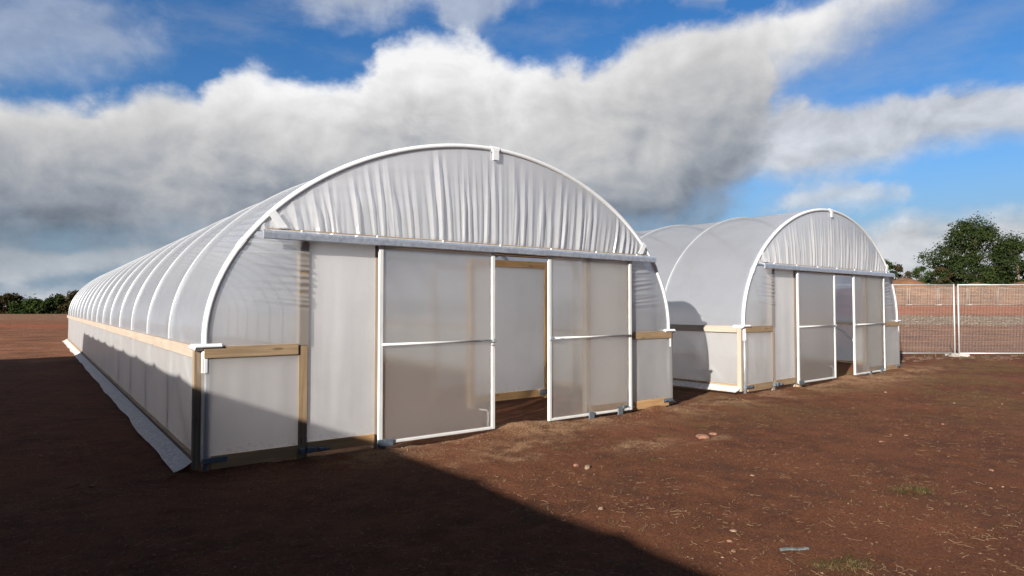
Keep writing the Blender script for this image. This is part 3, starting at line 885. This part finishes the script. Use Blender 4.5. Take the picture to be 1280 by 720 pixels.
# ------------------------------------------------------------------ sky with clouds
SKY_K = 1.0
world = bpy.data.worlds.new('World'); sc.world = world; world.use_nodes = True
t = NT(world.node_tree); t.n.clear()
wout = t.node('ShaderNodeOutputWorld')
sky = t.node('ShaderNodeTexSky', sky_type='NISHITA')
sky.sun_disc = False
to_sun = -SUN_DIR
sky.sun_elevation = math.asin(to_sun.z); sky.sun_rotation = atan2(to_sun.x, to_sun.y) % (2 * pi)
sky.altitude = 100; sky.air_density = 1.0; sky.dust_density = 0.35; sky.ozone_density = 2.2
dirv = t.node('ShaderNodeTexCoord').outputs['Generated']
dot = lambda v: t.node('ShaderNodeVectorMath', {0: dirv, 1: tuple(v)}, operation='DOT_PRODUCT').outputs['Value']
fx, rx = dot(FWD), dot(RGT)
DEG = 180 / pi
az0 = t.m('MULTIPLY', t.m('ARCTAN2', rx, fx), DEG)
zc = t.node('ShaderNodeSeparateXYZ', {0: dirv}).outputs[2]
el0 = t.m('MULTIPLY', t.m('ARCSINE', zc), DEG)
# billowing: noise in sky directions
nv = t.vmul(dirv, (1.0, 1.0, 1.35))
big = t.noise(nv, 5.5, 3.0, 0.5)
puff = t.noise(nv, 10.0, 7.0, 0.55, 0.25)
fin = t.noise(nv, 42.0, 5.0, 0.6)
sunv = tuple(v * 0.018 for v in (RGT * -0.75 + Vector((0, 0, 0.9))))
puff2 = t.noise(t.vadd(nv, sunv), 10.0, 7.0, 0.55, 0.25)
warpa = t.m('MULTIPLY_ADD', t.noise(t.vadd(nv, (5.0, 0, 0)), 16.0, 5.0, 0.6), 4.4, -2.2)
az = t.m('ADD', az0, warpa)
A_top = [(-60, 17), (-38.9, 15.0), (-34.1, 15.1), (-30.1, 16.9), (-28.2, 17.6), (-26.2, 17.2), (-25.2, 18.1), (-24.2, 19.3), (-22.6, 19.8), (-21.4, 19.4), (-20.4, 18.7), (-18.7, 19.2), (-16.9, 19.0), (-14.2, 19.3), (-12.5, 20.8), (-11.4, 22.0), (-8.6, 23.0), (-5.8, 23.3), (-3.6, 23.1), (-1.1, 22.1), (0.7, 21.5), (1.8, 21.9), (3.6, 21.1), (5.2, 21.3), (6.5, 20.6), (7.3, 20.8), (10.0, 22.3), (13.5, 23.3), (16.2, 23.8), (20.2, 23.7), (24.5, 23.9), (30.2, 24.5), (34.4, 25.5), (45, 27)]
A_bot = [(-60, 3.2), (-38.7, 3.4), (-28.9, 3.6), (4.3, 5.3), (11.3, 5.4), (14.1, 6.0), (18.1, 6.6), (20.5, 9.5), (21.8, 12.7), (23.0, 16.6), (24.4, 17.9), (28.0, 19.5), (30.2, 20.9), (32.9, 22.2), (39.1, 24.6), (45, 27)]
B_top = [(17, 9.0), (19.5, 13.5), (21.8, 16.0), (23.2, 16.7), (24.4, 16.8), (25.6, 16.0), (27.9, 15.9), (31.2, 16.0), (34.1, 15.8), (38.9, 15.1), (60, 13)]
B_bot = [(17, 12), (20.0, 11.3), (24.3, 10.5), (28.9, 10.5), (31.1, 10.9), (32.7, 11.5), (34.0, 11.7), (38.9, 11.8), (60, 11)]
C_top = [(-60, 24), (-39.1, 22.2), (-34.2, 21.9), (-31.3, 21.7), (-28.0, 21.0), (-26.6, 19.0), (-24, 17)]
C_bot = [(-60, 15), (-38.9, 15.6), (-34.1, 17.1), (-31.2, 18.2), (-28.0, 19.2), (-26.6, 20.5), (-24, 24)]
D_bot = [(-25, 27), (-18.9, 25.8), (-18.2, 24.8), (-15.6, 23.8), (-12.1, 23.9), (-9.4, 25.1), (-7.9, 26.0), (-7.2, 26.3), (-6.6, 25.5), (-5.8, 23.9), (-3.6, 23.7), (-1.5, 24.7), (0.0, 26.5), (14.2, 25.9), (15.2, 25.1), (16.9, 24.2), (18.6, 24.6), (19.2, 25.6), (25, 27)]
E_top = [(22, 1), (26.5, 3.6), (28.9, 5.2), (30.5, 6.1), (32.1, 6.5), (33.9, 6.4), (38.8, 6.3), (60, 5)]
W_top = [(19, 6.0), (21.3, 8.1), (24.3, 9.7), (27.8, 10.2), (30.6, 9.3), (31.6, 8.7), (34, 7)]
W_bot = [(19, 9), (21.3, 7.8), (26.7, 7.9), (30.5, 8.3), (31.6, 8.6), (34, 10)]
F_top = [(-60, 3.0), (-38.7, 3.6), (-33.9, 4.3), (-30.0, 4.7), (-25.5, 4.4), (-15, 4.0)]
F_bot = [(-60, 1.5), (-38.7, 2.0), (-33.9, 2.6), (-29.9, 3.2), (-25.4, 3.6), (-15, 3.5)]
A0, A1, E1 = -60.0, 60.0, 40.0
azn = t.m('DIVIDE', t.m('SUBTRACT', az, A0), A1 - A0, clamp=True)
azs = t.m('DIVIDE', t.m('SUBTRACT', az0, A0), A1 - A0, clamp=True)
def curve(pts, x=azn, scale=E1):
    n = t.node('ShaderNodeFloatCurve'); t.set(n, 'Value', x)
    cm = n.mapping; c = cm.curves[0]
    pts = [((a - A0) / (A1 - A0), e / scale) for a, e in pts]
    if pts[0][0] > 0: pts.insert(0, (0, pts[0][1]))
    if pts[-1][0] < 1: pts.append((1, pts[-1][1]))
    while len(c.points) < len(pts): c.points.new(0.5, 0.5)
    for p, (a, b) in zip(c.points, pts): p.location = (a, b); p.handle_type = 'VECTOR'
    cm.update()
    return t.m('MULTIPLY', n.outputs[0], scale)
el = t.m('ADD', el0, 0.0)
puffd = t.m('MULTIPLY_ADD', puff, 7.0, -3.5)
find = t.m('MULTIPLY_ADD', fin, 2.0, -1.0)
wob = t.m('ADD', puffd, find)
wobs = t.m('MULTIPLY', wob, 0.55)
atop = curve(A_top); abot = curve(A_bot); atb = curve([(-60, 4.5), (-28, 4.9), (4, 6), (18, 6.5), (24, 9), (30, 15), (36, 19), (45, 22)])
dTop = t.m('ADD', t.m('SUBTRACT', atop, el), t.m('MULTIPLY', wob, 0.62))
dBot = t.m('ADD', t.m('SUBTRACT', el, abot), t.m('MULTIPLY', wob, 0.8))
aA = t.m('MULTIPLY', t.step(dTop, -0.6, 1.5), t.step(dBot, -2.0, 4.2))
def slab(top, bot, soft_t, soft_b, op, k=1.0):
    a = t.step(t.m('ADD', t.m('SUBTRACT', top, el), t.m('MULTIPLY', wob, k)), -soft_t, soft_t)
    b = t.step(t.m('ADD', t.m('SUBTRACT', el, bot), t.m('MULTIPLY', wob, k)), -soft_b, soft_b)
    return t.m('MULTIPLY', t.m('MULTIPLY', a, b), op)
aB = slab(curve(B_top), curve(B_bot), 0.7, 1.3, 0.9, 0.5)
aC = slab(curve(C_top), curve(C_bot), 2.2, 2.2, 0.42, 0.9)
aD = slab(60.0, curve(D_bot), 1.0, 1.6, 0.55, 0.75)
aE = slab(curve(E_top), -5.0, 1.2, 1.0, 0.95, 0.6)
aW = slab(curve(W_top), curve(W_bot), 0.9, 0.9, 0.75, 0.6)
aF = slab(curve(F_top), curve(F_bot), 0.5, 0.5, 0.6, 0.35)
# thin veil and broken puffs, everywhere in front
front = t.step(fx, -0.1, 0.35)
veil = t.m('MULTIPLY', t.step(t.noise(t.vmul(dirv, (1, 1, 3.0)), 4.0, 7.0, 0.6), 0.48, 0.75), 0.22)
back = t.m('MULTIPLY', t.m('SUBTRACT', 1.0, front), t.m('MULTIPLY_ADD', t.step(big, 0.45, 0.65), 0.35, 0.5))  # dull cloud behind the viewpoint, unseen, added to dim and neutralise the fill
# tone of the clouds (they are what lights up the sky, so this is sky light)
relief = t.m('MULTIPLY', t.m('SUBTRACT', puff, puff2), 0.62)
depth = t.m('DIVIDE', t.m('SUBTRACT', t.m('ADD', atop, t.m('MULTIPLY', wob, 0.4)), el), t.m('MAXIMUM', 3.0, t.m('SUBTRACT', atop, atb)))
dk = t.node('ShaderNodeFloatCurve'); t.set(dk, 'Value', t.m('MULTIPLY', depth, 1.0, clamp=True))
c = dk.mapping.curves[0]
PT = [(0, 0.84), (0.12, 0.79), (0.28, 0.66), (0.46, 0.54), (0.66, 0.42), (0.84, 0.31), (1.0, 0.22)]
while len(c.points) < len(PT): c.points.new(0.5, 0.5)
for p, q in zip(c.points, PT): p.location = q
dk.mapping.update()
azt = curve([(-60, 0.85), (-34, 0.85), (-27, 0.88), (-22, 1.0), (-16, 0.96), (-8, 1.10), (-2, 1.08), (4, 0.92), (10, 0.84), (18, 0.76), (24, 0.95), (34, 1.05)], azs, 2.0)
toneA = t.m('MULTIPLY', t.m('ADD', t.m('ADD', dk.outputs[0], relief), t.m('MULTIPLY_ADD', big, 0.62, -0.26)), azt)
toneA = t.m('MAXIMUM', t.m('MINIMUM', toneA, 0.92), 0.13)
cold = t.mix(t.step(toneA, 0.16, 0.62), rgb(0.82, 0.95, 1.16), rgb(1.0, 1.0, 1.005))
def scale_col(col, f):
    n = t.node('ShaderNodeVectorMath', operation='SCALE'); t.set(n, 0, col if isinstance(col, bpy.types.NodeSocket) else tuple(col)[:3]); t.set(n, 'Scale', f); return n.outputs[0]
GAIN = t.node('ShaderNodeValue'); GAIN.outputs[0].default_value = 1.0
CL = 7.1     # cloud radiance at tone 1, before the Background strength of 0.1
colA = scale_col(cold, t.m('MULTIPLY', toneA, CL))
toneB = t.m('MAXIMUM', t.m('ADD', t.m('MULTIPLY_ADD', puff, 0.34, 0.46), relief), 0.25)
colB = scale_col(rgb(0.97, 0.99, 1.03), t.m('MULTIPLY', toneB, CL))
skyc = t.node('ShaderNodeHueSaturation', {'Saturation': 1.32, 'Value': 0.80, 'Color': sky})
skyd = t.mix(1.0, skyc, rgb(0.86, 0.93, 1.10), 'MULTIPLY')
horiz = t.mix(t.step(el0, 13.0, 1.0), skyd, scale_col(rgb(0.45, 0.64, 0.85), 0.50 * CL))
col = t.mix(t.m('MULTIPLY', veil, t.step(el0, -2, 4)), horiz, scale_col(rgb(0.95, 0.98, 1.03), 0.55 * CL))
col = t.mix(back, col, scale_col(rgb(1.0, 0.99, 0.97), 0.10 * CL))
for a in (aC, aD, aF, aW, aE, aB):
    col = t.mix(t.m('MULTIPLY', a, front), col, colB)
col = t.mix(t.m('MULTIPLY', aA, front), col, colA)
bg = t.node('ShaderNodeBackground', {'Color': col, 'Strength': 0.05})
t.l.new(bg.outputs[0], wout.inputs[0])

# ------------------------------------------------------------------ sun, camera, output
ld = bpy.data.lights.new('sun', 'SUN'); ld.energy = 5.0; ld.angle = radians(0.5); ld.color = (1.0, 0.945, 0.865)
so = bpy.data.objects.new('sun', ld); COL.objects.link(so); so.location = (-20, -12, 20)
so.rotation_euler = SUN_DIR.to_track_quat('-Z', 'Y').to_euler()
cd = bpy.data.cameras.new('camera'); co = bpy.data.objects.new('camera', cd); COL.objects.link(co)
cd.sensor_width = 36; cd.lens = 36 * 800.0 / 1280; cd.clip_start = 0.05; cd.clip_end = 4000
co.location = CAM
look = Vector((sin(YAW) * cos(PITCH), cos(YAW) * cos(PITCH), sin(PITCH)))
co.rotation_euler = look.to_track_quat('-Z', 'Y').to_euler()
sc.camera = co
sc.view_settings.view_transform = 'Standard'; sc.view_settings.look = 'None'
sc.view_settings.exposure = 1.5; sc.view_settings.gamma = 1.0
sc.render.engine = 'CYCLES'
sc.cycles.use_denoising = True
sc.cycles.max_bounces = 14; sc.cycles.transmission_bounces = 10; sc.cycles.transparent_max_bounces = 24; sc.cycles.diffuse_bounces = 5
sc.render.resolution_x = 1024; sc.render.resolution_y = 576
